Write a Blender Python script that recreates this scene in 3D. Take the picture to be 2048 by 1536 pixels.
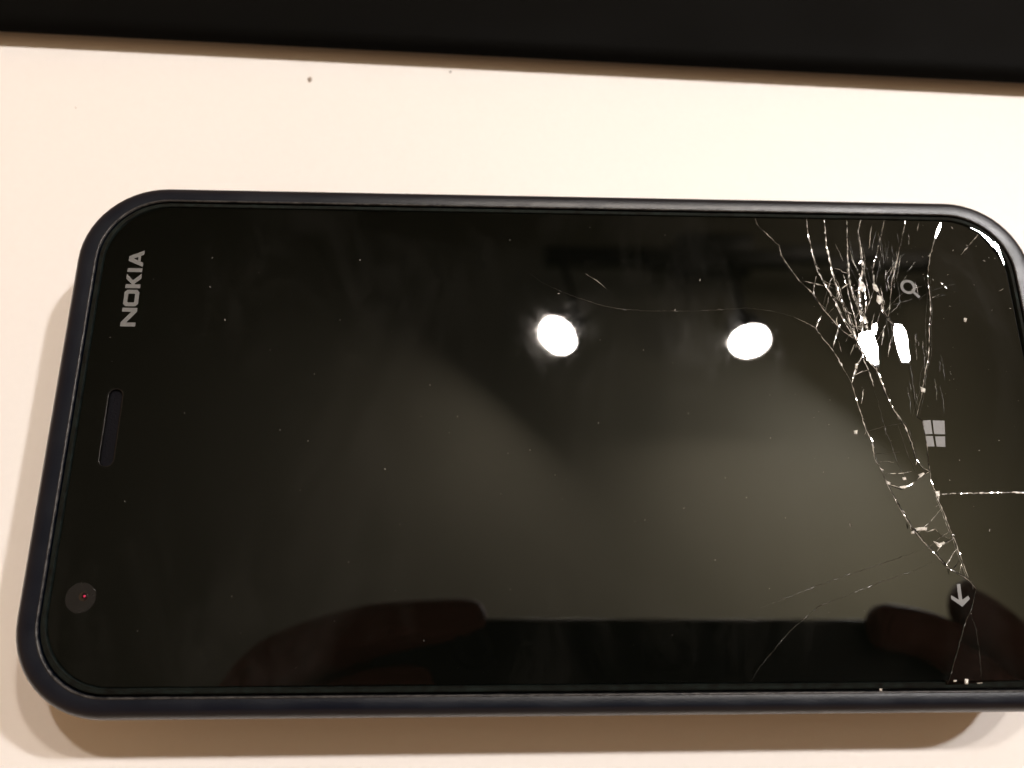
import bpy, bmesh, math, random
from mathutils import Vector, Matrix, Euler, noise
from mathutils.geometry import tessellate_polygon

# ------------------------------------------------------------------ clear
for o in list(bpy.data.objects):
    bpy.data.objects.remove(o, do_unlink=True)
scene = bpy.context.scene
COL = scene.collection
random.seed(11)

# ------------------------------------------------------------------ camera
MM = 0.001
RIM_Z = 0.0125          # height of the widest line of the phone's shell
GLASS_Z = 0.0147        # top of the screen glass
cam_d = bpy.data.cameras.new("camera")
cam = bpy.data.objects.new("camera", cam_d)
COL.objects.link(cam)
cam.location = (-0.0124435, -0.0265015, 0.1169685)
cam.rotation_euler = (0.307045, -0.044853, -0.005287)
cam_d.sensor_width = 36.0
cam_d.lens = 1650.0 / 2048.0 * 36.0
cam_d.clip_start = 0.01
cam_d.clip_end = 50.0
cam_d.dof.use_dof = True
cam_d.dof.focus_distance = 0.107
cam_d.dof.aperture_fstop = 0.029 / 0.0016
scene.camera = cam
CAM_M = Matrix.Translation(cam.location) @ cam.rotation_euler.to_matrix().to_4x4()

# ------------------------------------------------------------------ world, exposure
world = bpy.data.worlds.new("World")
scene.world = world
world.use_nodes = True
bg = world.node_tree.nodes["Background"]
# dim warm room light: walls above the table's level, a dark floor below it
wn = world.node_tree
tcw = wn.nodes.new("ShaderNodeTexCoord"); sep = wn.nodes.new("ShaderNodeSeparateXYZ"); rmp = wn.nodes.new("ShaderNodeValToRGB")
rmp.color_ramp.elements[0].position = 0.47; rmp.color_ramp.elements[0].color = (0.06, 0.04, 0.025, 1)
rmp.color_ramp.elements[1].position = 0.53; rmp.color_ramp.elements[1].color = (1.0, 0.60, 0.32, 1)
mrw = wn.nodes.new("ShaderNodeMapRange"); mrw.inputs["From Min"].default_value = -1
wn.links.new(tcw.outputs["Generated"], sep.inputs[0]); wn.links.new(sep.outputs["Z"], mrw.inputs["Value"])
wn.links.new(mrw.outputs["Result"], rmp.inputs["Fac"]); wn.links.new(rmp.outputs["Color"], bg.inputs[0])
bg.inputs[1].default_value = 0.46
scene.view_settings.view_transform = 'Standard'
scene.view_settings.look = 'None'
scene.view_settings.exposure = 0.0
scene.view_settings.gamma = 1.0
scene.view_settings.use_curve_mapping = False
scene.render.engine = 'CYCLES'
scene.cycles.use_denoising = True
scene.cycles.max_bounces = 8
scene.cycles.sample_clamp_indirect = 6.0
LAMP_STRENGTH = 1150.0
LAMP_COLOURS = ((1.0, 0.89, 0.79), (1.0, 0.90, 0.81), (1.0, 0.97, 0.965))
LAMP_GAINS = (0.72, 0.78, 1.52)
# crack and print outlines on the glass, in millimetres from the phone centre
D = {'K1':[(26.75,30.88),(26.97,29.85),(28.37,28.15),(29.77,26.58),(29.93,25.12),(30.6,23.67),(32.08,21.25),(33.63,19.52),(34.62,17.57),(35.13,16.71),(36.34,15.01),(37.39,13.75),(38.87,12.51),(39.46,10.3)],'K2':[(34.18,30.56),(34.1,28.95),(34.31,26.21),(34.49,24.18),(34.82,22.62),(35.61,20.64),(36.02,19.77),(36.72,18.03),(37.29,16.1),(38.06,14.18),(38.87,12.51)],'K3':[(36.68,30.61),(36.53,26.48),(36.86,22.43),(37.31,20.23),(37.6,18.48),(38.28,15.89),(38.76,13.34),(39.46,10.3)],'K4':[(39.95,30.56),(39.33,24.71),(39.13,21.58),(39.33,19.16),(39.89,17.21),(40.02,15.92),(39.93,13.78),(39.6,12.08),(39.46,10.3)],'K5':[(42.01,30.6),(41.38,29.08),(41.42,27.02),(41.42,24.75),(41.31,23.17),(40.69,21.61),(40.24,19.83),(40.15,17.65),(40.32,15.92),(40.7,14.21),(40.92,11.89),(41.17,8.33)],'K6':[(45.4,30.55),(44.57,28.45),(43.85,26.38),(42.67,23.2),(42.49,21.19),(42.93,19.87),(43.22,18.34),(43.11,16.82),(43.74,15.53),(44.53,14.69)],'K89':[(53.41,30.54),(52.37,28.15),(51.19,25.39),(50.32,22.23),(50.14,19.35),(49.89,16.89),(49.33,14.74),(48.85,11.76),(48.58,10.54),(47.55,7.58),(46.78,5.1),(45.57,1.92)],'K9b':[(45.57,1.92),(46.29,1.35),(46.36,-2.38),(46.18,-4.7),(46.2,-5.42)],'K10':[(39.46,10.3),(38.36,8.73),(37.45,6.48)],'K11':[(37.45,6.48),(37.79,4.43),(38.2,2.01),(38.53,0.05),(39.12,-1.46),(39.19,-3.81),(39.83,-5.31),(40.24,-7.0)],'KL':[(40.24,-7.0),(41.53,-10.2),(42.8,-12.85),(44.01,-14.59),(45.31,-16.05),(46.35,-17.49),(47.72,-18.4),(48.88,-19.07),(49.64,-20.16)],'KR':[(46.2,-5.42),(46.1,-6.82),(46.35,-7.76),(46.84,-8.34),(46.66,-9.04),(47.13,-10.74),(47.53,-12.78),(47.9,-14.03),(48.12,-14.97),(48.61,-17.49),(48.88,-19.07)],'H':[(46.84,-8.34),(49.67,-8.26),(54.31,-8.12),(57.29,-8.08),(58.48,-8.05)],'TR':[(40.24,-7.0),(41.05,-7.26),(42.16,-7.71),(43.29,-7.19),(44.24,-6.53),(44.93,-5.95),(46.2,-5.42)],'T2':[(42.8,-12.85),(43.72,-12.72),(44.62,-13.16),(45.65,-12.78),(46.4,-13.72),(47.9,-14.03)],'T3':[(45.31,-16.05),(45.44,-15.64),(45.84,-15.15),(46.65,-14.51),(47.9,-14.03)],'B':[(49.64,-20.16),(48.64,-22.54),(47.68,-23.9),(46.27,-26.8),(44.82,-29.82),(44.06,-31.23),(43.84,-31.62)],'K13a':[(39.46,10.3),(40.19,9.6),(41.17,8.33)],'K13':[(41.17,8.33),(41.85,5.47),(42.68,2.86),(43.88,0.55),(44.35,-1.63),(44.65,-3.95),(45.34,-5.03),(46.2,-5.42)],'Km':[(44.51,14.68),(44.86,11.93),(45.51,9.44),(45.6,5.57),(45.57,1.92)],'K4b':[(38.39,22.24),(38.65,20.25),(38.85,17.85),(39.1,15.9),(39.22,13.77)],'K5b':[(40.95,20.5),(41.11,19.41),(40.87,17.22),(40.56,16.14)],'K7':[(48.49,30.61),(47.19,26.89),(46.11,23.93),(45.06,21.01),(44.2,17.27),(43.74,15.53)],'K11a':[(30.76,15.8),(32.01,15.17),(33.43,14.34),(34.43,12.65),(35.46,11.19),(36.4,9.12),(37.45,6.48)],'K12':[(-5.21,21.8),(-3.63,20.52),(-1.44,19.34),(1.31,18.21),(4.27,17.22),(7.23,16.61),(11.16,16.44),(17.18,16.52),(21.24,16.8),(24.29,17.06),(27.5,16.73),(30.05,16.04),(30.79,15.83)],'K13b':[(40.48,5.53),(40.76,3.53),(41.19,-0.47),(41.62,-1.64),(42.01,-4.16),(42.67,-6.08),(42.94,-6.93)],'K13c':[(42.91,0.75),(43.23,-1.06),(43.58,-3.39),(44.32,-5.49)],'F1':[(43.69,-15.34),(38.61,-16.93),(33.79,-18.38),(28.05,-20.28),(22.38,-22.33)],'F2':[(44.81,-16.75),(42.94,-17.66),(37.63,-19.35),(32.49,-21.13),(29.63,-22.12),(25.73,-25.03),(21.73,-29.0),(20.35,-30.78)],'F3':[(48.38,-22.96),(48.76,-25.01),(48.72,-27.33),(48.41,-30.75)],'CC':[(59.02,29.06),(57.83,27.77),(55.76,25.67)],'S1':[(52.08,21.34),(52.85,20.35)],'S2':[(60.24,20.24),(61.04,20.58)],'HS':[(2.41,21.81),(4.19,20.64),(5.24,19.59)],'Br':[(32.29,21.25),(33.8,20.95),(35.59,20.47)],'Br2':[(37.57,19.9),(38.48,20.58),(39.19,20.96)],'Br3':[(34.54,16.06),(34.03,15.2),(33.63,14.34)],'Br4':[(36.81,16.3),(36.53,15.23),(37.03,14.06)],'Br5':[(36.92,14.81),(36.2,13.1),(35.6,11.51)],'Br6':[(34.53,21.95),(33.95,20.18),(33.91,19.3),(34.62,17.57)],'Br7':[(36.68,21.76),(36.1,20.43),(35.99,19.55)],'Br8':[(37.93,13.22),(37.42,12.37)],'Br9':[(38.57,11.96),(37.8,10.38)],'Br10':[(36.42,12.46),(36.7,10.68)],'Br11':[(39.46,10.3),(40.01,8.54),(40.47,6.08)],'Br12':[(41.19,8.34),(41.51,7.11),(41.94,5.28)],'Br13':[(39.02,5.66),(38.45,3.63)],'Arc1':[(43.7,15.53),(43.07,14.45),(42.61,12.96),(42.36,11.9)],'Arc2':[(44.3,13.83),(43.57,12.34),(42.96,10.23)],'Arc3':[(47.19,13.44),(46.99,11.74),(46.84,9.85)],'Arc4':[(48.08,12.6),(47.95,11.54)],'Top9':[(43.42,30.05),(43.08,28.65),(42.59,26.35)],'Top10':[(50.4,30.53),(49.94,29.24)],'shard_a':[(39.35,13.4),(39.9,13.72),(41.25,13.95),(41.43,13.1),(41.73,11.63),(41.52,9.12),(41.29,8.55),(40.08,9.94),(39.55,11.18),(39.09,12.23)],'shard_b':[(41.47,14.81),(42.01,15.03),(42.07,14.39),(41.68,13.42),(41.33,14.16)],'shard_c':[(44.54,14.95),(45.45,14.86),(45.91,13.9),(45.99,12.73),(45.88,11.04),(45.94,10.1),(45.71,9.27),(44.76,9.31),(44.43,10.82),(44.2,13.35),(44.31,14.41)],'streak_d':[(53.43,30.51),(53.36,29.88),(53.07,29.18),(52.73,28.64),(52.35,28.09),(52.59,28.87),(52.93,29.64)],'corner_highlight':[(57.74,29.89),(59.05,29.22),(59.85,28.54),(60.77,27.71),(61.29,27.1),(61.45,26.03),(61.73,24.52),(61.75,24.1),(61.63,24.22),(61.14,25.88),(60.71,26.63),(59.91,27.69),(59.08,28.99),(58.45,29.44)],'chip':[[(42.36,20.97),(42.84,20.75),(43.09,19.87),(42.79,19.65),(42.34,20.08)],[(42.73,19.21),(43.33,19.11),(43.43,18.35),(42.84,17.79),(42.5,18.33)],[(40.55,21.38),(41.04,21.17),(41.33,20.29),(40.73,19.62),(40.3,20.27)],[(54.5,16.11),(54.94,16.0),(54.76,15.46),(54.43,15.46)],[(39.92,15.92),(40.65,16.03),(40.92,15.07),(40.12,15.17)],[(38.3,9.14),(38.73,9.35),(38.51,8.52),(38.21,8.52)],[(46.73,6.03),(47.38,5.73),(47.2,5.22),(46.72,5.32)],[(40.21,-6.62),(40.81,-6.9),(40.61,-7.19),(40.21,-7.04)],[(42.38,-6.23),(42.88,-6.14),(42.92,-6.52),(42.47,-6.58)],[(44.51,-5.84),(45.29,-5.56),(45.49,-5.75),(44.79,-6.23)],[(43.01,-12.68),(43.6,-12.59),(44.64,-12.59),(44.48,-12.96),(43.15,-13.05)],[(42.47,-13.14),(42.97,-12.96),(42.91,-13.36),(42.52,-13.42)],[(45.03,-14.24),(45.71,-14.69),(46.52,-14.33),(46.68,-14.51),(45.74,-15.06)],[(36.87,-0.06),(37.41,0.04),(37.26,-0.55),(36.91,-0.5)],[(46.43,-8.02),(47.02,-7.93),(46.95,-8.59),(46.51,-8.68)],[(41.92,-7.37),(43.3,-7.18),(42.45,-7.71),(41.79,-7.6)],[(46.32,-30.57),(46.76,-30.66),(46.6,-31.23),(46.22,-31.18)],[(44.86,-30.72),(45.31,-30.73),(45.18,-30.94),(44.86,-30.94)],[(35.79,-31.6),(36.14,-31.65),(36.1,-31.92),(35.78,-31.89)],[(47.21,-30.66),(48.57,-31.08),(47.84,-31.16)]],'dust':[(-49.14,1.72),(-51.56,-24.67),(-33.44,-1.83),(-23.66,-5.37),(-27.57,-16.8),(-14.7,1.5),(21.9,-8.85),(32.21,-5.54),(11.39,-25.42),(7.47,-31.02),(-18.31,5.7),(-1.32,18.83),(13.78,27.91),(9.84,10.83),(21.74,13.82),(14.45,16.63),(4.08,12.18),(3.45,0.76),(-2.32,-6.05),(-30.39,14.6),(-39.17,10.29),(-5.44,-2.85),(25.76,-1.1),(55.2,29.86),(54.74,26.31),(59.84,25.31),(60.69,25.24),(59.03,24.83),(56.91,27.13),(49.72,22.45),(50.97,25.31),(50.94,30.09),(53.3,22.5),(56.9,21.04),(61.47,17.64),(58.78,17.3),(56.68,8.63),(60.05,4.3),(54.69,15.77),(45.11,24.98),(51.62,15.88),(18.2,21.12),(-28.2,23.37),(-33.99,-8.05),(8.81,-11.7),(17.25,-16.6),(-37.04,-0.42),(-7.85,26.74),(3.31,28.88),(-45.35,14.41),(50.95,7.02),(50.43,-3.89),(53.34,-2.55),(48.66,-6.52),(34.78,-12.29),(34.25,4.1),(52.76,-12.91),(56.28,-1.19),(26.29,4.72)],'panes':[[(46.33,1.37),(47.39,1.44),(47.35,-0.43),(46.33,-0.5)],[(47.66,1.41),(49.29,1.39),(49.05,-0.45),(47.56,-0.43)],[(46.34,-0.71),(47.36,-0.72),(47.35,-2.1),(46.37,-2.12)],[(47.64,-0.74),(49.0,-0.73),(48.81,-2.14),(47.62,-2.12)]],'arrow':[(47.28,-19.58),(47.73,-19.54),(47.68,-21.43),(48.51,-20.95),(48.65,-21.34),(47.54,-22.26),(46.28,-21.34),(46.35,-20.9),(47.23,-21.43)],'search':[(47.29,20.53),(47.46,21.64),(48.28,20.54),(47.82,19.93),(48.65,18.95)]}

# ------------------------------------------------------------------ helpers
def mat(name, base, rough=0.5, spec=0.5, metal=0.0, noise_amt=0.0, noise_scale=200.0, bump=0.0, bump_scale=600.0, col2=None, rough2=None):
    m = bpy.data.materials.new(name); m.use_nodes = True
    nt = m.node_tree; b = nt.nodes["Principled BSDF"]
    b.inputs["Base Color"].default_value = (*base, 1)
    b.inputs["Roughness"].default_value = rough
    b.inputs["Specular IOR Level"].default_value = spec
    b.inputs["Metallic"].default_value = metal
    tc = nt.nodes.new("ShaderNodeTexCoord")
    if noise_amt or col2:
        n = nt.nodes.new("ShaderNodeTexNoise"); n.inputs["Scale"].default_value = noise_scale
        n.inputs["Detail"].default_value = 5
        nt.links.new(tc.outputs["Object"], n.inputs["Vector"])
        if col2:
            r = nt.nodes.new("ShaderNodeValToRGB")
            r.color_ramp.elements[0].position = 0.5 - 0.5 * (noise_amt or 0.3)
            r.color_ramp.elements[1].position = 0.5 + 0.5 * (noise_amt or 0.3)
            r.color_ramp.elements[0].color = (*base, 1); r.color_ramp.elements[1].color = (*col2, 1)
            nt.links.new(n.outputs["Fac"], r.inputs["Fac"]); nt.links.new(r.outputs["Color"], b.inputs["Base Color"])
        if rough2 is not None:
            mr = nt.nodes.new("ShaderNodeMapRange")
            mr.inputs["From Min"].default_value = 0.35; mr.inputs["From Max"].default_value = 0.65
            mr.inputs["To Min"].default_value = rough; mr.inputs["To Max"].default_value = rough2
            nt.links.new(n.outputs["Fac"], mr.inputs["Value"]); nt.links.new(mr.outputs["Result"], b.inputs["Roughness"])
    if bump:
        n2 = nt.nodes.new("ShaderNodeTexNoise"); n2.inputs["Scale"].default_value = bump_scale; n2.inputs["Detail"].default_value = 4
        nt.links.new(tc.outputs["Object"], n2.inputs["Vector"])
        bp = nt.nodes.new("ShaderNodeBump"); bp.inputs["Strength"].default_value = bump; bp.inputs["Distance"].default_value = 0.0002
        nt.links.new(n2.outputs["Fac"], bp.inputs["Height"]); nt.links.new(bp.outputs["Normal"], b.inputs["Normal"])
    return m

def emit(name, col, s):
    m = bpy.data.materials.new(name); m.use_nodes = True
    nt = m.node_tree; nt.nodes.clear()
    o = nt.nodes.new("ShaderNodeOutputMaterial"); e = nt.nodes.new("ShaderNodeEmission")
    e.inputs[0].default_value = (*col, 1); e.inputs[1].default_value = s
    nt.links.new(e.outputs[0], o.inputs[0]); return m

def link(name, me, parent=None, m=None, smooth=None):
    o = bpy.data.objects.new(name, me); COL.objects.link(o)
    if m: me.materials.append(m)
    if parent: o.parent = parent
    if smooth is not None:
        for p in me.polygons: p.use_smooth = True
        if smooth < 180: me.set_sharp_from_angle(angle=math.radians(smooth))
    return o

def mesh(name, verts, faces, parent=None, m=None, smooth=None, fix=True):
    me = bpy.data.meshes.new(name); me.from_pydata([tuple(v) for v in verts], [], faces)
    if fix:
        bm = bmesh.new(); bm.from_mesh(me); bmesh.ops.recalc_face_normals(bm, faces=bm.faces); bm.to_mesh(me); bm.free()
    me.update()
    return link(name, me, parent, m, smooth)

def empty(name, loc=(0, 0, 0), label=None, cat=None, group=None):
    o = bpy.data.objects.new(name, None); COL.objects.link(o); o.location = loc
    tag(o, label, cat, group); return o

def tag(o, label=None, cat=None, group=None, kind=None):
    if label: o["label"] = label
    if cat: o["category"] = cat
    if group: o["group"] = group
    if kind: o["kind"] = kind
    return o

def rrect(hx, hy, r, n=14):
    pts = []
    for cx, cy, a0 in ((hx - r, hy - r, 0), (-hx + r, hy - r, 90), (-hx + r, -hy + r, 180), (hx - r, -hy + r, 270)):
        for i in range(n + 1):
            a = math.radians(a0 + 90 * i / n)
            pts.append((cx + r * math.cos(a), cy + r * math.sin(a)))
    # points along the straights so that shading stays even
    out = []
    for i, p in enumerate(pts):
        out.append(p); q = pts[(i + 1) % len(pts)]
        d = math.hypot(q[0] - p[0], q[1] - p[1])
        if i % (n + 1) == n:
            k = 24
            for j in range(1, k): out.append((p[0] + (q[0] - p[0]) * j / k, p[1] + (q[1] - p[1]) * j / k))
    return out

def loft(rings, cap0=False, cap1=False):
    n = len(rings[0]); v = [p for r in rings for p in r]; f = []
    for k in range(len(rings) - 1):
        for i in range(n):
            j = (i + 1) % n
            f.append((k * n + i, k * n + j, (k + 1) * n + j, (k + 1) * n + i))
    if cap0: f.append(tuple(range(n))[::-1])
    if cap1: f.append(tuple((len(rings) - 1) * n + i for i in range(n)))
    return v, f

def prism(poly, z_of, thick, holes=()):
    """closed prism over a polygon with holes; poly and holes in metres, z_of(x, y) the top height"""
    loops = [list(poly)] + [list(h) for h in holes]
    tris = tessellate_polygon([[Vector((x, y, 0)) for x, y in l] for l in loops])
    flat = [p for l in loops for p in l]; n = len(flat)
    v = [(x, y, z_of(x, y)) for x, y in flat] + [(x, y, z_of(x, y) - thick) for x, y in flat]
    f = [tuple(t) for t in tris] + [tuple(i + n for i in t[::-1]) for t in tris]
    s = 0
    for l in loops:
        m = len(l)
        for i in range(m):
            a, b = s + i, s + (i + 1) % m
            f.append((a, b, b + n, a + n))
        s += m
    return v, f

def box(hx, hy, hz, bevel=0.0, seg=2):
    bm = bmesh.new(); bmesh.ops.create_cube(bm, size=1)
    bmesh.ops.scale(bm, vec=(2 * hx, 2 * hy, 2 * hz), verts=bm.verts)
    if bevel: bmesh.ops.bevel(bm, geom=bm.edges[:], offset=bevel, segments=seg, profile=0.5, affect='EDGES')
    me = bpy.data.meshes.new("box"); bm.to_mesh(me); bm.free(); return me

def tube_mesh(name, profile, origin, direction, parent, m, seg=40, cap_end=True, smooth=35):
    """surface of revolution about direction; profile = [(along, radius)]"""
    d = Vector(direction).normalized(); q = d.to_track_quat('Z', 'Y')
    rings = []
    for a, r in profile:
        rings.append([Vector(origin) + q @ Vector((r * math.cos(2 * math.pi * i / seg), r * math.sin(2 * math.pi * i / seg), a)) for i in range(seg)])
    v, f = loft(rings, cap_end, cap_end)
    return mesh(name, v, f, parent, m, smooth)

# ------------------------------------------------------------------ materials
M_TABLE = mat("table_white", (0.80, 0.775, 0.752), 0.42, 0.35, noise_amt=0.9, noise_scale=900, col2=(0.825, 0.80, 0.778), bump=0.06, bump_scale=1600)
M_SHELL = mat("navy_rubber", (0.0004, 0.0020, 0.0065), 0.31, 0.40, noise_amt=0.7, noise_scale=260, col2=(0.0010, 0.0034, 0.0090), rough2=0.38, bump=0.10, bump_scale=3500)
M_BEZEL = mat("black_bezel", (0.003, 0.003, 0.003), 0.4, 0.1, noise_amt=0.5, noise_scale=900, col2=(0.010, 0.016, 0.015), rough2=0.5, bump=0.15, bump_scale=2500)
M_GLASS = mat("screen_glass", (0.0014, 0.0017, 0.0012), 0.012, 0.85, noise_amt=0.5, noise_scale=90, rough2=0.03)
def smudge_glass(m):
    nt = m.node_tree; b = nt.nodes["Principled BSDF"]
    tc = nt.nodes.new("ShaderNodeTexCoord"); mp = nt.nodes.new("ShaderNodeMapping"); mp.inputs["Scale"].default_value = (1, 0.45, 1); mp.inputs["Rotation"].default_value = (0, 0, 0.5)
    n = nt.nodes.new("ShaderNodeTexNoise"); n.inputs["Scale"].default_value = 70; n.inputs["Detail"].default_value = 8; n.inputs["Roughness"].default_value = 0.7; n.inputs["Distortion"].default_value = 0.8
    nt.links.new(tc.outputs["Object"], mp.inputs["Vector"]); nt.links.new(mp.outputs["Vector"], n.inputs["Vector"])
    r = nt.nodes.new("ShaderNodeValToRGB"); e = r.color_ramp.elements
    e[0].position = 0.48; e[0].color = (0.0012, 0.0015, 0.0010, 1); e[1].position = 0.78; e[1].color = (0.0075, 0.0075, 0.0065, 1)
    nt.links.new(n.outputs["Fac"], r.inputs["Fac"]); nt.links.new(r.outputs["Color"], b.inputs["Base Color"])
    mr = nt.nodes.new("ShaderNodeMapRange"); mr.inputs["From Min"].default_value = 0.45; mr.inputs["From Max"].default_value = 0.8; mr.inputs["To Min"].default_value = 0.010; mr.inputs["To Max"].default_value = 0.075
    nt.links.new(n.outputs["Fac"], mr.inputs["Value"]); nt.links.new(mr.outputs["Result"], b.inputs["Roughness"])
smudge_glass(M_GLASS)
M_PANEL = mat("display_black", (0.003, 0.003, 0.003), 0.25, 0.4)
M_PRINT = mat("print_grey", (0.120, 0.122, 0.122), 0.5, 0.3, noise_amt=0.8, noise_scale=1500, col2=(0.15, 0.152, 0.15))
M_PRINT_DIM = mat("print_dim", (0.09, 0.09, 0.088), 0.5, 0.3, noise_amt=0.8, noise_scale=1500, col2=(0.135, 0.135, 0.13))
M_PRINT_LIGHT = mat("print_light", (0.165, 0.168, 0.172), 0.5, 0.3, noise_amt=0.8, noise_scale=1500, col2=(0.20, 0.203, 0.205))
M_CRACK = [mat("fracture_bright", (0.04, 0.04, 0.034), 0.2, 1.0, noise_amt=0.22, noise_scale=1500, col2=(0.9, 0.88, 0.84)),
           mat("fracture_mid", (0.02, 0.019, 0.016), 0.22, 0.8, noise_amt=0.25, noise_scale=900, col2=(0.50, 0.48, 0.43)),
           mat("fracture_faint", (0.008, 0.008, 0.006), 0.3, 0.5, noise_amt=0.3, noise_scale=500, col2=(0.05, 0.047, 0.04)),
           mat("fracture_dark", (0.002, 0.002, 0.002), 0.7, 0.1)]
M_CHIP = mat("crushed_glass", (0.30, 0.29, 0.26), 0.25, 0.9, noise_amt=0.4, noise_scale=2500, col2=(0.85, 0.83, 0.78), bump=0.5, bump_scale=6000)
M_DUST = mat("dust", (0.30, 0.29, 0.27), 0.8, 0.2)
M_SLOT = mat("earpiece_mesh", (0.002, 0.002, 0.003), 0.6, 0.08, noise_amt=0.9, noise_scale=4000, col2=(0.005, 0.005, 0.0075), bump=0.4, bump_scale=5000)
M_SLOTRIM = mat("earpiece_edge", (0.003, 0.003, 0.003), 0.25, 0.4)
M_CAMWIN = mat("camera_window", (0.011, 0.0102, 0.0095), 0.10, 0.5, noise_amt=0.8, noise_scale=700, col2=(0.017, 0.0158, 0.0145))
M_LENS = mat("camera_lens", (0.004, 0.003, 0.004), 0.05, 0.8)
M_LENS_GLINT = mat("lens_glint", (0.62, 0.02, 0.10), 0.3, 0.5)
M_DEVICE = mat("device_black", (0.002, 0.002, 0.0018), 0.6, 0.03, noise_amt=0.8, noise_scale=60, col2=(0.003, 0.003, 0.0027), rough2=0.7, bump=0.15, bump_scale=2500)
M_CEIL = mat("ceiling_paint", (0.19, 0.18, 0.14), 0.9, 0.1, noise_amt=0.9, noise_scale=3.5, col2=(0.26, 0.245, 0.195))
M_METAL = mat("lamp_metal", (0.03, 0.028, 0.026), 0.4, 0.5)
M_SKIN = mat("skin", (0.10, 0.036, 0.026), 0.6, 0.12, noise_amt=0.8, noise_scale=60, col2=(0.12, 0.045, 0.033))
M_CAMPHONE = mat("camera_phone_black", (0.006, 0.006, 0.008), 0.4, 0.4)
M_CRUMB = mat("crumb_grey", (0.36, 0.31, 0.26), 0.9, 0.1)
M_CRUMB_DARK = mat("crumb_dark", (0.015, 0.012, 0.010), 0.9, 0.1)

# ------------------------------------------------------------------ setting: tabletop and ceiling
me = box(0.75, 0.45, 0.014, 0.002)
table = link("tabletop", me, None, M_TABLE, 30); table.location = (0.05, 0.10, -0.014)
tag(table, "white laminate tabletop under the phone", None, None, "structure")
me = box(1.0, 0.62, 0.02)
ceil = link("ceiling", me, None, M_CEIL); ceil.location = (0.27, 0.44, 1.17)
tag(ceil, "cream ceiling mirrored in the phone's glass", None, None, "structure")

# ------------------------------------------------------------------ spot lamp bar seen mirrored in the glass
fix = empty("spotlight_bar", (0.36, 0.56, 1.15), "black ceiling bar with lit spotlights, mirrored as white discs in the phone glass", "spotlight")
def fixp(name, me_or, m, loc):
    o = link(name, me_or, fix, m, 30); o.location = Vector(loc) - fix.location
    return o
fixp("bar", box(0.33, 0.014, 0.012, 0.003), M_METAL, (0.425, 0.563, 1.100))
fixp("mounting_box", box(0.060, 0.030, 0.026, 0.003), M_METAL, (0.375, 0.580, 1.1235))
lamp_pts = []
HL = 1.0
for (g, t, minor, ang), lc, lg in zip((((-1.6, 12.7), (0.1061, 0.3832), (-0.75, -0.66), 44),
                           ((24.3, 12.2), (0.3595, 0.3784), (0.25, -0.97), 42),
                           ((50.7, 11.7), (0.6175, 0.3736), (-0.55, -0.84), 28)), LAMP_COLOURS, LAMP_GAINS):
    c = Vector((g[0] * MM + t[0] * (HL - GLASS_Z), g[1] * MM + t[1] * (HL - GLASS_Z), HL)); lamp_pts.append(c)
    v = (Vector((g[0] * MM, g[1] * MM, GLASS_Z)) - c).normalized()
    mvec = Vector((minor[0], minor[1], 0)); mvec = (mvec - v * mvec.dot(v)).normalized()
    nrm = v * math.cos(math.radians(ang)) + mvec * math.sin(math.radians(ang))
    R_ = 0.0242; off = c - fix.location; back = -nrm
    can = tube_mesh("lamp_head", [(-0.001, R_ + 0.0015), (0.02, R_ + 0.003), (0.05, R_ * 0.78), (0.058, R_ * 0.5), (0.0581, 0.003)], off, back, fix, M_METAL, 40, False)
    tube_mesh("bulb", [(0.0, 0.0005), (0.0004, R_ * 0.8), (0.0008, R_), (0.010, R_), (0.011, 0.001)], off, back, can, emit("bulb_glow", lc, LAMP_STRENGTH * lg), 48, False)
    a = off + back * 0.055; bpt = Vector((c.x + 0.02, 0.560, 1.092)) - fix.location
    tube_mesh("arm", [(0, 0.0055), ((bpt - a).length, 0.0055)], a, bpt - a, fix, M_METAL, 16)
# added spots without a body, making the pale ceiling patches the glass mirrors
for src, tgt, pw, size, col in ((Vector((1.05, -0.05, 0.30)), Vector((0.62, 0.09, 1.15)), 160, 40, (1, 0.88, 0.63)),
                                (Vector((1.15, 0.95, 0.35)), Vector((0.72, 0.42, 1.15)), 52, 60, (1, 0.84, 0.66))):
    ld = bpy.data.lights.new("ceiling_fill", 'SPOT'); ld.energy = pw; ld.color = col
    ld.spot_size = math.radians(size); ld.spot_blend = 1.0; ld.shadow_soft_size = 0.26
    lo = bpy.data.objects.new("ceiling_fill", ld); COL.objects.link(lo); lo.location = src
    lo.rotation_euler = (tgt - src).to_track_quat('-Z', 'Y').to_euler()

# ------------------------------------------------------------------ the thin black device behind the phone
dev = empty("flat_device", (-0.005, 0.0669, 0), "thin flat black device with a straight front edge behind the phone", "device")
dev.rotation_euler = (0, 0, math.atan2(64.4 - 69.4, 171.2))
def dev_rings():
    prof = [(0.0060, 0.0015), (0.0020, 0.0016), (0.0006, 0.0019), (0.0, 0.0024), (0.0002, 0.0034), (0.0010, 0.0042), (0.0022, 0.0046), (0.006, 0.0048)]
    rings = []
    for d, z in prof:
        rings.append([(x, y + 0.12, z) for x, y in rrect(0.19 - d, 0.12 - d, 0.012 - min(d, 0.004), 8)])
    return rings
v, f = loft(dev_rings(), True, True)
mesh("body", v, f, dev, M_DEVICE, 40)
for fx in (-0.15, 0.15):
    for fy in (0.03, 0.21):
        tube_mesh("foot", [(0, 0.004), (0.0004, 0.0045), (0.00155, 0.0045)], (fx, fy, 0.0), (0, 0, 1), dev, M_DEVICE, 20)
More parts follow.
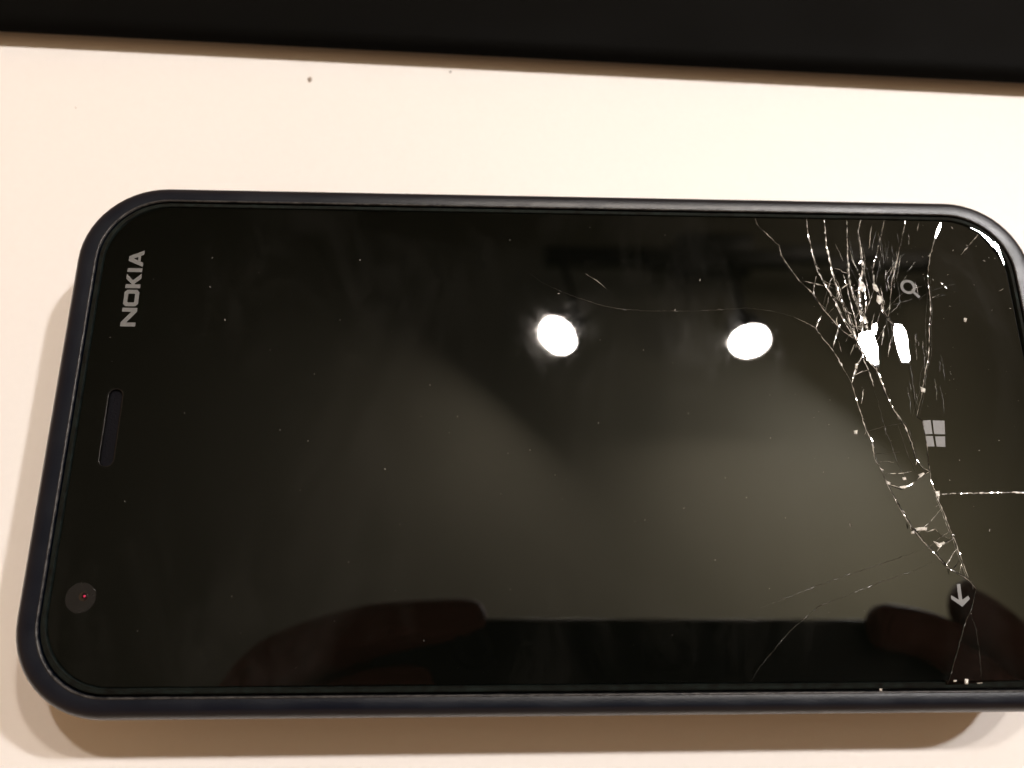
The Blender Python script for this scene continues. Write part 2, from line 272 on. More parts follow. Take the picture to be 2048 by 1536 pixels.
# ------------------------------------------------------------------ crumbs on the table
def crumb(x, y, s, m, label, sy=1.0):
    bm = bmesh.new(); bmesh.ops.create_icosphere(bm, subdivisions=2, radius=s)
    for vv in bm.verts:
        k = 1 + 0.45 * noise.noise(vv.co * (1.4 / s) + Vector((x * 999, y * 999, 3)))
        vv.co = Vector((vv.co.x * k, vv.co.y * k * sy, max(vv.co.z * 0.5 * k, -s * 0.35)))
    me = bpy.data.meshes.new("crumb"); bm.to_mesh(me); bm.free()
    o = link("crumb", me, None, m, 60); o.location = (x, y, s * 0.35 + 0.00002)
    tag(o, label, "crumb", "crumbs on the table")
crumb(-0.0404, 0.0634, 0.00034, M_CRUMB, "grey pointed crumb on the white table near the black device's left half", 1.5)
crumb(-0.0171, 0.0656, 0.00017, M_CRUMB_DARK, "tiny black speck in the brown shadow of the black device")
crumb(-0.0364, 0.0412, 0.00020, mat("crumb_pale", (0.5, 0.45, 0.4), 0.9, 0.1), "pale speck on the table just above the phone's top rim")
crumb(-0.0775, 0.0569, 0.00010, M_CRUMB, "smallest speck on the bare table at upper left")

# ------------------------------------------------------------------ the cracked phone
phone = empty("smartphone", (0, 0, 0), "dark navy smartphone lying face up with a shattered glass corner", "smartphone")
RX, RY, RR = 0.06625, 0.0345, 0.0112
prof = [  # inset, z
    (0.0150, 0.0002), (0.0115, 0.0004), (0.0075, 0.0013), (0.0045, 0.0033), (0.0024, 0.0062), (0.0011, 0.0094), (0.0004, 0.0116),
    (0.0, 0.0126), (0.0001, 0.0132), (0.0003, 0.0138), (0.0006, 0.0142), (0.0009, 0.01442), (0.0013, 0.01450), (0.0021, 0.01446)]
rings = [[(x, y, z) for x, y in rrect(RX - d, RY - d, max(RR - d, 0.004), 14)] for d, z in prof]
for hx, hy, r, z in ((0.06345, 0.03215, 0.0090, 0.01442), (0.06328, 0.03198, 0.0088, 0.01440), (0.06322, 0.03192, 0.0088, 0.0142), (0.0632, 0.0319, 0.0088, 0.0125)):
    rings.append([(x, y, z) for x, y in rrect(hx, hy, r, 14)])
n0 = len(rings[0]); assert all(len(r) == n0 for r in rings), [len(r) for r in rings]
v, f = loft(rings, True, True)
mesh("shell", v, f, phone, M_SHELL, 50)
rings = []
for hx, hy, r, z in ((0.06296, 0.03166, 0.0086, 0.0132), (0.06294, 0.03164, 0.0086, 0.01440), (0.06284, 0.03154, 0.0085, 0.01456), (0.06262, 0.03133, 0.0084, 0.01460), (0.06242, 0.03112, 0.0083, 0.01466), (0.06230, 0.03101, 0.0082, 0.01478), (0.06222, 0.03094, 0.0082, 0.01470), (0.0622, 0.03092, 0.0082, 0.0132)):
    rings.append([(x, y, z) for x, y in rrect(hx, hy, r, 14)])
rings.append(rings[0])
v, f = loft(rings)
mesh("bezel", v, f, phone, M_BEZEL, 60)
v, f = loft([[(x, y, z) for x, y in rrect(0.0622, 0.0309, 0.0081, 14)] for z in (0.0126, 0.0136)], True, True)
# (the worn inner lip of the shell)
M_LIP = mat("worn_lip", (0.003, 0.004, 0.006), 0.38, 0.45, noise_amt=0.35, noise_scale=1300, col2=(0.055, 0.053, 0.052), bump=0.4, bump_scale=3000)
lip = []
for hx, hy, r, z in ((0.06348, 0.03218, 0.0090, 0.01430), (0.06347, 0.03217, 0.0090, 0.01450), (0.06338, 0.03208, 0.0089, 0.01456), (0.06326, 0.03196, 0.0088, 0.01452), (0.06321, 0.03191, 0.0088, 0.0143)):
    lip.append([(x, y, z + 0.000012 * noise.noise(Vector((x * 900, y * 900, 1.0)))) for x, y in rrect(hx, hy, r, 14)])
lip.append(lip[0]); lv, lf = loft(lip); mesh("inner_lip", lv, lf, phone, M_LIP, 60)
screen = mesh("screen", v, f, phone, M_PANEL, 50)
screen["label"] = "black display panel under the broken cover glass"

# -- cover glass: the pieces the cracks divide it into
GX, GY, GR_ = 62.0, 30.8, 8.1
def arc(cx, cy, a0, a1, n=14):
    return [(cx + GR_ * math.cos(math.radians(a0 + (a1 - a0) * i / n)), cy + GR_ * math.sin(math.radians(a0 + (a1 - a0) * i / n))) for i in range(n + 1)]
for k in ('K1', 'K2', 'K3', 'K4', 'K5', 'K6', 'K89', 'K7'):
    D[k][0] = (D[k][0][0], GY)
D['H'][-1] = (GX, D['H'][-1][1]); D['B'][-1] = (D['B'][-1][0], -GY)
def chain(*ls):
    out = []
    for l in ls:
        for q in l:
            if not out or (abs(out[-1][0] - q[0]) + abs(out[-1][1] - q[1])) > 0.015: out.append(q)
    if abs(out[0][0] - out[-1][0]) + abs(out[0][1] - out[-1][1]) < 0.015: out.pop()
    return out
rv = lambda l: list(reversed(l))
K1, K2, K3, K4, K5, K6, K89, K9b, K10, K11, KL, KR, H_, TR, T2, T3, B_, K13a, K13, Km = [D[k] for k in ('K1', 'K2', 'K3', 'K4', 'K5', 'K6', 'K89', 'K9b', 'K10', 'K11', 'KL', 'KR', 'H', 'TR', 'T2', 'T3', 'B', 'K13a', 'K13', 'Km')]
iKR = min(range(len(KR)), key=lambda i: abs(KR[i][0] - T2[-1][0]) + abs(KR[i][1] - T2[-1][1]))
KR[iKR] = T2[-1]; T3[-1] = T2[-1]
tl = arc(-GX + GR_, GY - GR_, 180, 90); bl = arc(-GX + GR_, -GY + GR_, 270, 180)
tr = arc(GX - GR_, GY - GR_, 0, 90); br = arc(GX - GR_, -GY + GR_, 270, 360)
# earpiece slot outline, mm
slot = []
for cy, a0 in ((3.95, 0), (-4.3, 180)):
    for i in range(13):
        a = math.radians(a0 + 180 * i / 12); slot.append((-58.0 + 0.97 * math.cos(a), cy + 0.97 * math.sin(a)))
pieces = [
    ("glass_pane", chain(K1, K10, K11, KL, B_, bl, tl), (0, 0)),
    ("glass_piece", chain(K89, K9b, KR[:4], H_, tr), (-0.028, 0.004)),
    ("glass_piece", chain(KR[3:], [KL[-1]], B_, br, rv(H_)), (-0.026, -0.003)),
    ("glass_piece", chain(K1[:-1], rv(K2)), (0.004, 0.003)),
    ("glass_piece", chain(K2, [K1[-1]], rv(K3)), (-0.004, 0.005)),
    ("glass_piece", chain(K3, rv(K4)), (0.009, -0.006)),
    ("glass_piece", chain(K4, K13a, rv(K5)), (-0.010, 0.004)),
    ("glass_piece", chain(K5, K13, rv(K9b), rv(Km), rv(K6)), (0.009, 0.004)),
    ("glass_piece", chain(K6, Km, rv(K89)), (0.013, -0.003)),
    ("glass_piece", chain(K10, K11, TR, rv(K13), rv(K13a)), (0.006, -0.010)),
    ("glass_piece", chain(KL[:3], T2, rv(KR[:iKR + 1]), rv(TR)), (0.014, 0.010)),
    ("glass_piece", chain(KL[2:5], T3, rv(T2)), (-0.020, 0.030)),
    ("glass_piece", chain(KL[4:8], rv(KR[iKR:]), rv(T3)), (0.006, -0.028)),
]
PL = []
for name, poly, (sx, sy) in pieces:
    if name == "glass_pane": c = (0, 0); z0 = 0
    elif sx < -0.02: c = (47.4, 0); z0 = 0
    else:
        c = (sum(q[0] for q in poly) / len(poly), sum(q[1] for q in poly) / len(poly)); z0 = random.uniform(-0.02, 0.03)
    PL.append((poly, c, z0, sx, sy))
def pz(k, x, y):
    poly, c, z0, sx, sy = PL[k]; return z0 + sx * (x - c[0]) + sy * (y - c[1])
def inside(poly, x, y):
    r = False; j = len(poly) - 1
    for i in range(len(poly)):
        xi, yi = poly[i]; xj, yj = poly[j]
        if (yi > y) != (yj > y) and x < (xj - xi) * (y - yi) / (yj - yi) + xi: r = not r
        j = i
    return r
def zs(x, y, e=0.12):
    zz = [pz(k, x, y) for k in range(len(PL)) for dx, dy in ((0, 0), (e, 0), (-e, 0), (0, e), (0, -e)) if inside(PL[k][0], x + dx, y + dy)]
    return max(zz) if zz else 0.0
mmp = lambda l: [(x * MM, y * MM) for x, y in l]
for k, (name, poly, sl) in enumerate(pieces):
    v, f = prism(mmp(poly), lambda x, y: GLASS_Z + MM * pz(k, x / MM, y / MM), 0.0006, [mmp(slot)] if k == 0 else ())
    o = mesh(name, v, f, screen, M_GLASS)
    if k == 0: o["label"] = "large unbroken left part of the black cover glass"
# -- earpiece
ear = mesh("earpiece", *prism(mmp([(x * 1.0, y) for x, y in slot]), lambda x, y: GLASS_Z - 0.00045, 0.0004), phone, M_SLOT)
def ring_strip(path, prof, name, parent, m):
    """sweep a small profile [(outward, z)] round a closed path in mm"""
    rings = []
    n = len(path)
    for d, z in prof:
        r = []
        for i in range(n):
            a, b = path[i - 1], path[(i + 1) % n]
            tx, ty = b[0] - a[0], b[1] - a[1]; l = math.hypot(tx, ty) or 1
            r.append(((path[i][0] + d * ty / l) * MM, (path[i][1] - d * tx / l) * MM, GLASS_Z + z * MM))
        rings.append(r)
    v, f = loft(rings)
    return mesh(name, v, f, parent, m, 40)
ring_strip(slot, [(0.06, 0.004), (0.0, 0.010), (-0.10, -0.02), (-0.16, -0.12), (-0.17, -0.44)], "slot_edge", ear, M_SLOTRIM)
# -- front camera
def disc(cx, cy, r, z0, z1, seg=40):
    return prism([((cx + r * math.cos(2 * math.pi * i / seg)) * MM, (cy + r * math.sin(2 * math.pi * i / seg)) * MM) for i in range(seg)], lambda x, y: z1, z1 - z0)
cw = mesh("front_camera", *disc(-58.62, -20.9, 1.75, GLASS_Z - 0.0001, GLASS_Z + 0.000012), phone, M_CAMWIN)
def dome(name, cx, cy, r, h, z, parent, m):
    v, f = loft([[((cx + r * math.cos(t) * math.cos(2 * math.pi * i / 24)) * MM, (cy + r * math.cos(t) * math.sin(2 * math.pi * i / 24)) * MM, z + h * math.sin(t) * MM) for i in range(24)] for t in (0, 0.3, 0.6, 0.9, 1.2, 1.5)], True, True)
    return mesh(name, v, f, parent, m, 60)
dome("lens", -58.30, -20.75, 0.55, 0.10, GLASS_Z + 0.000010, cw, M_LENS)
dome("lens_glint", -58.16, -20.72, 0.14, 0.05, GLASS_Z + 0.000105, cw, M_LENS_GLINT)  # painted red glint standing in for the reflection inside the lens
# -- lettering and key icons printed on the glass
def printed(name, poly, parent, m, holes=(), lift=0.006):
    v, f = prism(mmp(poly), lambda x, y: GLASS_Z + MM * (zs(x / MM, y / MM, 0.0) + lift), 0.000005, [mmp(h) for h in holes])
    return mesh(name, v, f, parent, m)
# letters: u runs along the word, w up the letter; the word reads towards +y with its top towards -x
LX, LY, CAP = -56.85, 13.35, 1.93
def lw(pts, u0): return [(LX - w * CAP - 0.012 * (u0 + u - 5), LY + u0 + u) for u, w in pts]
wm = empty("wordmark"); wm.parent = phone
S = 0.56
letters = [
    ("letter_n", 0.0, 2.62, [(0, 0), (S, 0), (S, 0.62), (2.62 - S, 0), (2.62, 0), (2.62, 1), (2.62 - S, 1), (2.62 - S, 0.38), (S, 1), (0, 1)], None),
    ("letter_o", 2.84, 2.35, [(0.35, 0), (2.0, 0), (2.35, 0.17), (2.35, 0.83), (2.0, 1), (0.35, 1), (0, 0.83), (0, 0.17)],
     [(0.62, 0.27), (1.73, 0.27), (1.80, 0.32), (1.80, 0.68), (1.73, 0.73), (0.62, 0.73), (0.55, 0.68), (0.55, 0.32)]),
    ("letter_k", 5.42, 2.07, [(0, 0), (S, 0), (S, 0.40), (0.66, 0.40), (1.38, 0), (2.13, 0), (1.16, 0.53), (2.05, 1), (1.34, 1), (0.66, 0.62), (S, 0.62), (S, 1), (0, 1)], None),
    ("letter_i", 7.76, 0.58, [(0, 0), (S, 0), (S, 1), (0, 1)], None),
    ("letter_a", 8.52, 2.42, [(0, 0), (0.60, 0), (0.80, 0.20), (1.62, 0.20), (1.82, 0), (2.42, 0), (1.56, 1), (0.86, 1)], [(0.97, 0.38), (1.45, 0.38), (1.21, 0.68)]),
]
for nm, u0, w_, pts, hole in letters:
    printed(nm, lw(pts, u0), wm, M_PRINT, [lw(hole, u0)] if hole else ())
home = empty("home_icon"); home.parent = phone
for q in D['panes']: printed("pane", q, home, M_PRINT_LIGHT)
printed("back_icon", D['arrow'], phone, M_PRINT_LIGHT)
sc_ = D['search'][0]
ro, ri = 1.08, 0.68
sic = empty("search_icon"); sic.parent = phone
def circ(c, r, n=32): return [(c[0] + r * math.cos(2 * math.pi * i / n), c[1] + r * math.sin(2 * math.pi * i / n)) for i in range(n)]
printed("ring", circ(sc_, ro), sic, M_PRINT_DIM, [circ(sc_, ri)])
a_, b_ = Vector(D['search'][3]), Vector(D['search'][4]); d_ = (b_ - a_).normalized(); n_ = Vector((-d_.y, d_.x)) * 0.2
a_ = Vector(sc_) + d_ * (ro - 0.03)
printed("handle", [tuple(a_ + n_), tuple(a_ - n_), tuple(b_ - n_), tuple(b_ + n_)], sic, M_PRINT_DIM, lift=0.0075)

# -- cracks: thin irregular ridges of fractured glass
def crack(path, w, lvl, h=0.035, label=None, taper=True):
    pts = []
    for i in range(len(path) - 1):
        a, b = Vector(path[i]), Vector(path[i + 1]); k = max(1, int((b - a).length / 0.35))
        for j in range(k): pts.append(a + (b - a) * (j / k))
    pts.append(Vector(path[-1]))
    v, f = [], []
    n = len(pts)
    for i, q in enumerate(pts):
        t = (pts[min(i + 1, n - 1)] - pts[max(i - 1, 0)]); t = t.normalized() if t.length else Vector((0, 1))
        s = Vector((-t.y, t.x))
        q = q + s * random.gauss(0, 0.028)
        ww = w * random.uniform(0.35, 1.35)
        if random.random() < 0.12: ww *= 1.8
        if taper: ww *= min(1, 0.3 + 1.4 * min(i, n - 1 - i) / max(n - 1, 1) * 2)
        z = zs(q.x, q.y) + 0.004
        z = GLASS_Z + z * MM
        l, r, m_ = q + s * ww * 0.5, q - s * ww * 0.5, q + s * random.uniform(-0.4, 0.4) * ww
        hh = h * random.uniform(0.3, 1.3) * min(1, ww / 0.1)
        v += [(l.x * MM, l.y * MM, z), (m_.x * MM, m_.y * MM, z + hh * MM), (r.x * MM, r.y * MM, z)]
        if i:
            b0, a0 = 3 * i, 3 * i - 3
            f += [(a0, b0, b0 + 1, a0 + 1), (a0 + 1, b0 + 1, b0 + 2, a0 + 2), (a0 + 2, b0 + 2, b0, a0)]
    f += [(0, 1, 2), (3 * n - 3, 3 * n - 1, 3 * n - 2)]
    return mesh("crack", v, f, screen, M_CRACK[lvl])
# (path key, width mm, level)
for key, w, lvl in (('K1', 0.11, 1), ('K2', 0.12, 0), ('K3', 0.15, 0), ('K4', 0.15, 0), ('K4b', 0.14, 0), ('K5', 0.16, 0), ('K5b', 0.16, 0), ('K6', 0.12, 1), ('K7', 0.10, 1),
                    ('K89', 0.09, 1), ('K9b', 0.09, 1), ('K10', 0.15, 0), ('K11a', 0.11, 1), ('K11', 0.11, 1), ('KL', 0.13, 1), ('KR', 0.12, 1), ('H', 0.17, 0), ('TR', 0.12, 1),
                    ('T2', 0.10, 1), ('T3', 0.12, 1), ('B', 0.07, 2), ('K12', 0.07, 2), ('K13a', 0.12, 0), ('K13', 0.10, 1), ('K13b', 0.08, 2), ('K13c', 0.07, 2), ('F1', 0.06, 2), ('F2', 0.06, 2), ('F3', 0.06, 2),
                    ('CC', 0.10, 1), ('S1', 0.13, 0), ('S2', 0.10, 1), ('HS', 0.07, 1), ('Br', 0.13, 1), ('Br2', 0.14, 1), ('Br3', 0.13, 0), ('Br4', 0.12, 1), ('Br5', 0.14, 0), ('Br6', 0.11, 1),
                    ('Br7', 0.12, 0), ('Br8', 0.09, 1), ('Br9', 0.09, 1), ('Br10', 0.10, 1), ('Br11', 0.12, 0), ('Br12', 0.15, 0), ('Br13', 0.11, 1), ('Arc1', 0.09, 0), ('Arc2', 0.08, 0), ('Arc3', 0.07, 1),
                    ('Arc4', 0.07, 1), ('Top9', 0.08, 1), ('Top10', 0.08, 1)):  # Arc paths draw curved lamp reflections as bright crack ridges
    crack(D[key], w, lvl)
# dark line beside the wide fractures
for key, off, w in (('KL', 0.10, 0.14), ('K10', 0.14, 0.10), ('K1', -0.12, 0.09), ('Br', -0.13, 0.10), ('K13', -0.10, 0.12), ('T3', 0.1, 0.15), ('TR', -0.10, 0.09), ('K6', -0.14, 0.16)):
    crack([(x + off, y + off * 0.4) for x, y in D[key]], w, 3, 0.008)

# -- slivers of loose glass that tip towards a lamp and mirror it
cam_loc = Vector(cam.location)
def sliver(poly, lamp, rise=0.03):
    c = Vector((sum(q[0] for q in poly) / len(poly), sum(q[1] for q in poly) / len(poly)))
    P = Vector((c.x * MM, c.y * MM, GLASS_Z))
    nn = ((cam_loc - P).normalized() + (lamp - P).normalized()).normalized()
    sx, sy = -nn.x / nn.z, -nn.y / nn.z
    lo = min(sx * (q[0] - c.x) + sy * (q[1] - c.y) - zs(q[0], q[1]) for q in poly)
    z_of = lambda x, y: GLASS_Z + MM * (sx * (x / MM - c.x) + sy * (y / MM - c.y) - lo + rise)
    v, f = prism(mmp(poly), z_of, 0.00002)
    return mesh("glass_sliver", v, f, screen, M_GLASS)
for key, li in (('shard_a', 2), ('shard_b', 2), ('shard_c', 2), ('streak_d', 2)):
    sliver(D[key], lamp_pts[li])  # last outline is a bright streak, built as an added sliver mirroring a lamp
e_ = [Vector(q) for q in D['corner_highlight']]  # highlight along the glass corner, built from added slivers angled at a lamp
for i_, o_ in ((13, 1), (12, 1), (11, 2), (10, 3), (9, 5), (8, 6)):
    e_[i_] = e_[i_].lerp(e_[o_], 0.45 if i_ != 10 else 0.2)
e_ = [tuple(q) for q in e_]
for idx in ((0, 1, 12, 13), (1, 2, 11, 12), (2, 3, 10, 11), (3, 4, 5, 9, 10), (5, 6, 7, 8, 9)):
    sliver([e_[i] for i in idx], lamp_pts[2], 0.02)

# doubled hairlines running beside the main fractures
for key, offs, w, lvl in (('K2', (0.16,), 0.06, 1), ('K3', (-0.20, 0.24), 0.06, 1), ('K4', (0.18, -0.22), 0.06, 1), ('K5', (0.25, -0.18), 0.07, 1), ('K6', (0.20,), 0.05, 1), ('K11', (0.18,), 0.05, 2), ('K13', (0.3,), 0.05, 2), ('K10', (0.2,), 0.06, 1), ('KR', (-0.22,), 0.05, 1), ('K89', (-0.5, 0.35), 0.04, 2)):
    for of in offs:
        p_ = D[key][1:]; i0 = random.randrange(0, max(1, len(p_) // 3)); 
        crack([(x + of * random.uniform(0.5, 1.3), y + random.gauss(0, 0.05)) for x, y in p_[i0:]], w, lvl)
# cross fractures between neighbours
def at(path, u):
    ls = [(Vector(path[i + 1]) - Vector(path[i])).length for i in range(len(path) - 1)]; d = u * sum(ls)
    for i, l in enumerate(ls):
        if d <= l: return Vector(path[i]).lerp(Vector(path[i + 1]), d / l if l else 0)
        d -= l
    return Vector(path[-1])
for ka, kb, num in (('K1', 'K2', 4), ('K2', 'K3', 6), ('K3', 'K4', 6), ('K4', 'K5', 7), ('K5', 'K6', 5), ('K10', 'K13a', 2), ('K11', 'K13', 4), ('KL', 'KR', 6)):
    for _ in range(num):
        u = random.uniform(0.35, 0.92); a = at(D[ka], u); b = at(D[kb], u + random.uniform(-0.08, 0.08))
        m1 = a.lerp(b, 0.5) + Vector((0, random.gauss(0, 0.22)))
        if random.random() < 0.5: b = a.lerp(b, random.uniform(0.4, 0.8)); m1 = a.lerp(b, 0.5) + Vector((0, random.gauss(0, 0.1)))
        crack([tuple(a), tuple(m1), tuple(b)], random.uniform(0.04, 0.09), random.choice((0, 1, 1, 2, 3)))
# faint upright hairlines round the search key and below it
for _ in range(34):
    x, y = random.uniform(43.5, 50.5), random.uniform(5, 29); L_ = random.uniform(0.8, 4.5)
    crack([(x, y), (x + random.gauss(0, .06), y - L_ / 2), (x + random.gauss(-0.05, .10), y - L_)], random.uniform(0.025, 0.05), random.choice((1, 2, 2, 2)), 0.012)
# fine fan of hairlines spreading from the impact up to the top edge and the right corner
for _ in range(34):
    a = math.radians(random.uniform(12, 118)); q = Vector((42.0 + random.gauss(0, 1.2), 16.5 + random.gauss(0, 1.5))) + Vector((math.cos(a), math.sin(a))) * random.uniform(2, 9)
    L_ = random.uniform(1.0, 5.0); e = q + Vector((math.cos(a) + random.gauss(0, .12), math.sin(a))) * L_
    if e.y > 30.2 or e.x > 59 or q.x > 58: continue
    crack([tuple(q), tuple(q.lerp(e, 0.5) + Vector((random.gauss(0, .08), random.gauss(0, .08)))), tuple(e)], random.uniform(0.025, 0.06), random.choice((0, 1, 1, 2, 2)), 0.015)
# thin flakes lying loose at many angles in the crushed zone
for _ in range(46):
    ka = random.choice(('K2', 'K3', 'K4', 'K5', 'K5b', 'K6', 'K13a', 'KL', 'TR', 'T3')); q = at(D[ka], random.uniform(0.3, 1)) + Vector((random.gauss(0, .25), random.gauss(0, .25)))
    L_, W_, a = random.uniform(0.25, 1.1), random.uniform(0.05, 0.22), math.pi / 2 + random.gauss(-0.2, 0.4)
    d, n__ = Vector((math.cos(a), math.sin(a))), Vector((-math.sin(a), math.cos(a)))
    poly = [tuple(q + d * L_ * 0.5), tuple(q + n__ * W_ * random.uniform(.5, 1)), tuple(q - d * L_ * 0.5), tuple(q - n__ * W_ * random.uniform(.3, 1))]
    zq = zs(q.x, q.y) + 0.035; ax, ay = random.gauss(0, 0.06), random.gauss(0, 0.05)
    v, f = prism(mmp(poly), lambda x, y: GLASS_Z + MM * (zq + ax * (x / MM - q.x) + ay * (y / MM - q.y)), 0.00001)
    mesh("glass_flake", v, f, screen, M_GLASS)
# short stray splinters off the main fractures
for key, num, ln in (('K2', 7, 1.0), ('K3', 9, 1.1), ('K4', 9, 1.0), ('K5', 10, 0.9), ('K1', 6, 1.0), ('K6', 5, 0.8), ('K11', 6, 0.8), ('KL', 10, 0.7), ('KR', 7, 0.6), ('K13', 5, 1.0)):
    for _ in range(num):
        path = D[key]; i = random.randrange(1 if key in ('KL', 'KR') else 2, len(path) - 1); u = random.random()
        q = Vector(path[i]).lerp(Vector(path[i + 1]), u); t = (Vector(path[i + 1]) - Vector(path[i])).normalized()
        a = random.choice((-1, 1)) * random.uniform(0.15, 0.9); d = Vector((t.x * math.cos(a) - t.y * math.sin(a), t.x * math.sin(a) + t.y * math.cos(a)))
        L_ = ln * random.uniform(0.3, 1.4)
        e = q + d * L_; mid = q + d * L_ * 0.5 + Vector((random.gauss(0, 0.05), random.gauss(0, 0.05)))
        crack([tuple(q), tuple(mid), tuple(e)], random.uniform(0.05, 0.10), random.choice((0, 1, 1, 2)))
# glints: minute facets added on the broken edges, each angled to mirror a lamp
gv, gf = [], []
def glint(x, y, r, lamp, el=1.0, ang=0.0):
    P = Vector((x * MM, y * MM, GLASS_Z)); nn = ((cam_loc - P).normalized() + (lamp - P).normalized()).normalized()
    sx, sy = -nn.x / nn.z, -nn.y / nn.z; b0 = len(gv); z = zs(x, y) + 0.05
    k = random.randint(4, 6); ca, sa = math.cos(ang), math.sin(ang)
    for i in range(k):
        t = 2 * math.pi * i / k + random.uniform(-.3, .3); rr_ = r * random.uniform(0.6, 1.2)
        px, py = rr_ * el * math.cos(t), rr_ * math.sin(t); dx, dy = px * ca - py * sa, px * sa + py * ca
        gv.append(((x + dx) * MM, (y + dy) * MM, GLASS_Z + MM * (z + sx * dx + sy * dy)))
    gf.append(tuple(range(b0, b0 + k)))
for key, num in (('K2', 5), ('K3', 8), ('K4', 8), ('K4b', 4), ('K5', 9), ('K5b', 4), ('K6', 3), ('K7', 1), ('K10', 3), ('K11', 2), ('KL', 4), ('KR', 3), ('H', 5), ('TR', 3), ('K13', 3), ('K13a', 3), ('Br12', 4), ('Br5', 3), ('Br3', 3), ('K89', 4), ('S1', 2)):
    path = D[key]
    for _ in range(num):
        i = random.randrange(len(path) - 1); q = Vector(path[i]).lerp(Vector(path[i + 1]), random.random()); t = Vector(path[i + 1]) - Vector(path[i])
        glint(q.x + random.gauss(0, .04), q.y, random.uniform(0.010, 0.030), random.choice(lamp_pts), random.choice((2, 5, 8, 12)), math.atan2(t.y, t.x))
g_ = mesh("glint_facets", gv, gf, screen, M_GLASS, fix=False); g_["kind"] = "stuff"

# -- chips and dust
for poly in D['chip']:
    c = (sum(q[0] for q in poly) / len(poly), sum(q[1] for q in poly) / len(poly))
    z = GLASS_Z + zs(*c) * MM
    n = len(poly)
    ap = (c[0] * MM + random.uniform(-.05, .05) * MM, c[1] * MM, z + random.uniform(0.05, 0.11) * MM)
    mids = [((poly[i][0] * 0.6 + c[0] * 0.4) * MM, (poly[i][1] * 0.6 + c[1] * 0.4) * MM, z + random.uniform(0.02, 0.10) * MM) for i in range(n)]
    v = [(x * MM, y * MM, z) for x, y in poly] + mids + [ap]
    f = [(i, (i + 1) % n, n + (i + 1) % n, n + i) for i in range(n)] + [(n + i, n + (i + 1) % n, 2 * n) for i in range(n)] + [tuple(range(n))[::-1]]
    mesh("glass_chip", v, f, screen, M_CHIP)
dv, df = [], []
def speck(x, y, r, el=1.0, ang=0.0):
    b0 = len(dv); z = GLASS_Z + zs(x, y) * MM
    ca, sa = math.cos(ang), math.sin(ang)
    for k in range(6):
        a = k * math.pi / 3; rr_ = r * random.uniform(0.7, 1.3)
        px, py = rr_ * el * math.cos(a), rr_ * math.sin(a)
        dv.append(((x + px * ca - py * sa) * MM, (y + px * sa + py * ca) * MM, z + 0.000002))
    dv.append((x * MM, y * MM, z + r * 0.7 * MM))
    for k in range(6): df.append((b0 + k, b0 + (k + 1) % 6, b0 + 6))
for (x, y) in D['dust']:
    speck(x, y, random.uniform(0.03, 0.065), random.choice((1, 1, 1, 2, 3)), random.uniform(0, 3.14))
for i in range(130):
    if i < 60: x, y = random.uniform(-60, 60), random.uniform(-30, 30)
    else: x, y = random.gauss(45, 9), random.gauss(14, 10)
    if abs(x) < 60.5 and abs(y) < 29.5: speck(x, y, random.uniform(0.014, 0.032), random.choice((1, 1, 2, 5)), random.uniform(0, 3.14))
dust = mesh("dust", dv, df, phone, M_DUST, fix=False)
dust["kind"] = "stuff"

# ------------------------------------------------------------------ the photographer's phone and hands, seen only as dark mirror shapes in the glass
holder = empty("camera_phone", (0, 0, 0), "black phone held over the table, mirrored along the glass's lower edge", "phone")
holder.matrix_world = CAM_M @ Matrix.Translation((0.049, -0.0257, 0.0062))
me = box(0.0735, 0.0335, 0.0045, 0.002, 3)
link("body", me, holder, M_CAMPHONE, 40)
for nm, x, y, r in (("lens_ring", -0.049, 0.0257, 0.0048), ("flash_window", -0.036, 0.0257, 0.0016)):
    tube_mesh(nm, [(-0.0002, r * 0.55), (0.0006, r * 0.6), (0.0007, r), (-0.0003, r)], (x, y, -0.0046), (0, 0, -1), holder, M_CAMPHONE, 28, False)
me = box(0.070, 0.030, 0.0003)
o = link("screen", me, holder, M_PANEL); o.location = (0, 0, 0.0046)

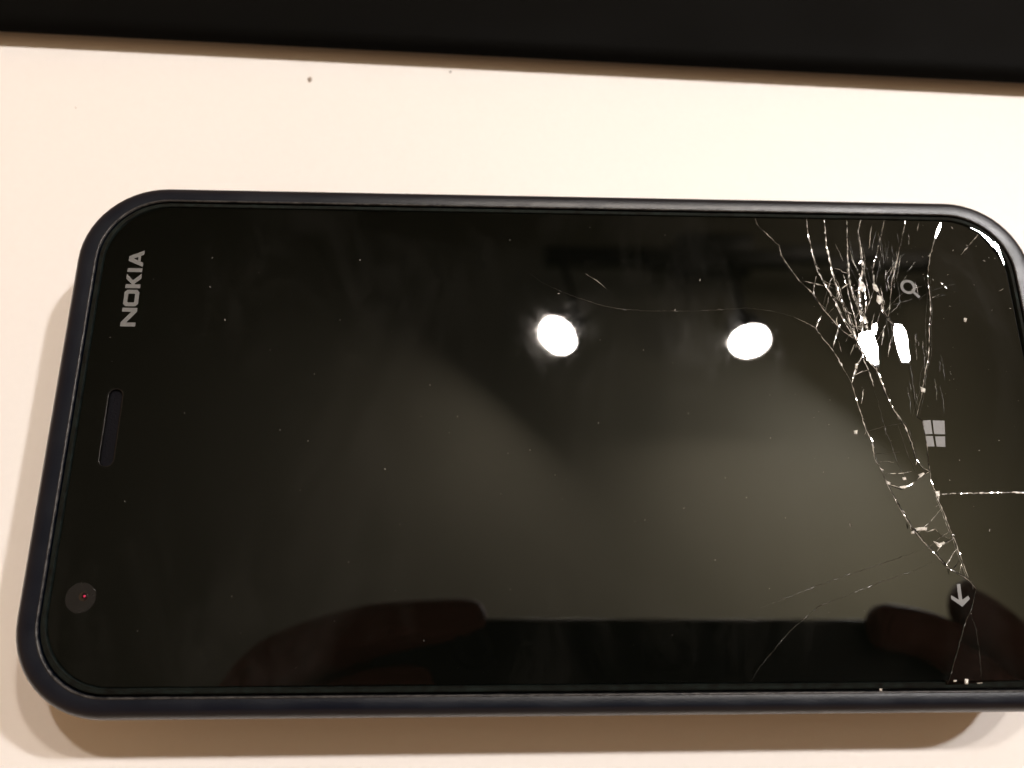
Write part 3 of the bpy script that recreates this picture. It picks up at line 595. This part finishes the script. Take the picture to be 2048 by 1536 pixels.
def hand(label, joints, edges, radii):
    """joints in camera axes (mm); one skinned mesh"""
    me = bpy.data.meshes.new("hand")
    me.from_pydata([Vector(j) * MM for j in joints], edges, [])
    o = link("hand", me, None, M_SKIN); o.matrix_world = CAM_M
    md = o.modifiers.new("skin", 'SKIN'); md.use_smooth_shade = True
    for i, sv in enumerate(me.skin_vertices[0].data): sv.radius = (radii[i] * MM, radii[i] * MM); sv.use_root = (i == 0)
    sd = o.modifiers.new("sub", 'SUBSURF'); sd.levels = 2; sd.render_levels = 2
    tag(o, label, "hand"); return o
# left hand: palm left of the phone, forefinger laid along its top edge, thumb on its screen side, other fingers curled behind
J = [(-67, -40, 12), (-87, -60, 20), (-56, -22, 9), (-46, -3.5, 6), (-23, 4.6, 5), (4.5, 8.0, 5),
     (-52, -32, 6), (-40, -20, 3), (-24, -12, 2), (-8, -9, 3), (-52, -42, 4), (-36, -36, -6), (-18, -36, -5), (-58, -54, 8), (-42, -52, -6), (-26, -52, -5),
     (-50, -36, 24), (-30, -30, 22), (-14, -28, 19)]
E_ = [(0, 1), (0, 2), (2, 3), (3, 4), (4, 5), (0, 6), (6, 7), (7, 8), (8, 9), (0, 10), (10, 11), (11, 12), (0, 13), (13, 14), (14, 15), (0, 16), (16, 17), (17, 18)]
Rd = [20, 22, 11, 9.6, 8.0, 5.8, 10, 9.5, 8, 6, 9, 8, 6, 8, 7, 5.5, 11, 9, 7]
hand("left hand gripping the black phone, its forefinger mirrored as a dark hump", J, E_, Rd)
J = [(156, -45, 14), (178, -66, 22), (152, -12, 6), (142, 3, 1), (132, 9.5, -1), (121.5, 11, -1),
     (144, -24, 4), (130, -8, 0), (113, 3.0, 0), (98, 5.4, 0), (146, -42, 4), (130, -36, -6), (113, -34, -5), (150, -56, 8), (136, -54, -6), (120, -54, -5),
     (138, -40, 24), (122, -32, 22), (106, -28, 19)]
E_ = [(0, 1), (0, 2), (2, 3), (3, 4), (4, 5), (0, 6), (6, 7), (7, 8), (8, 9), (0, 10), (10, 11), (11, 12), (0, 13), (13, 14), (14, 15), (0, 16), (16, 17), (17, 18)]
Rd = [20, 22, 10, 8.8, 8.2, 7.6, 9.5, 7.6, 6.6, 6.2, 9, 8, 6, 8, 7, 5.5, 11, 9, 7]
hand("right hand gripping the black phone, fingertips mirrored at the glass's lower right", J, E_, Rd)
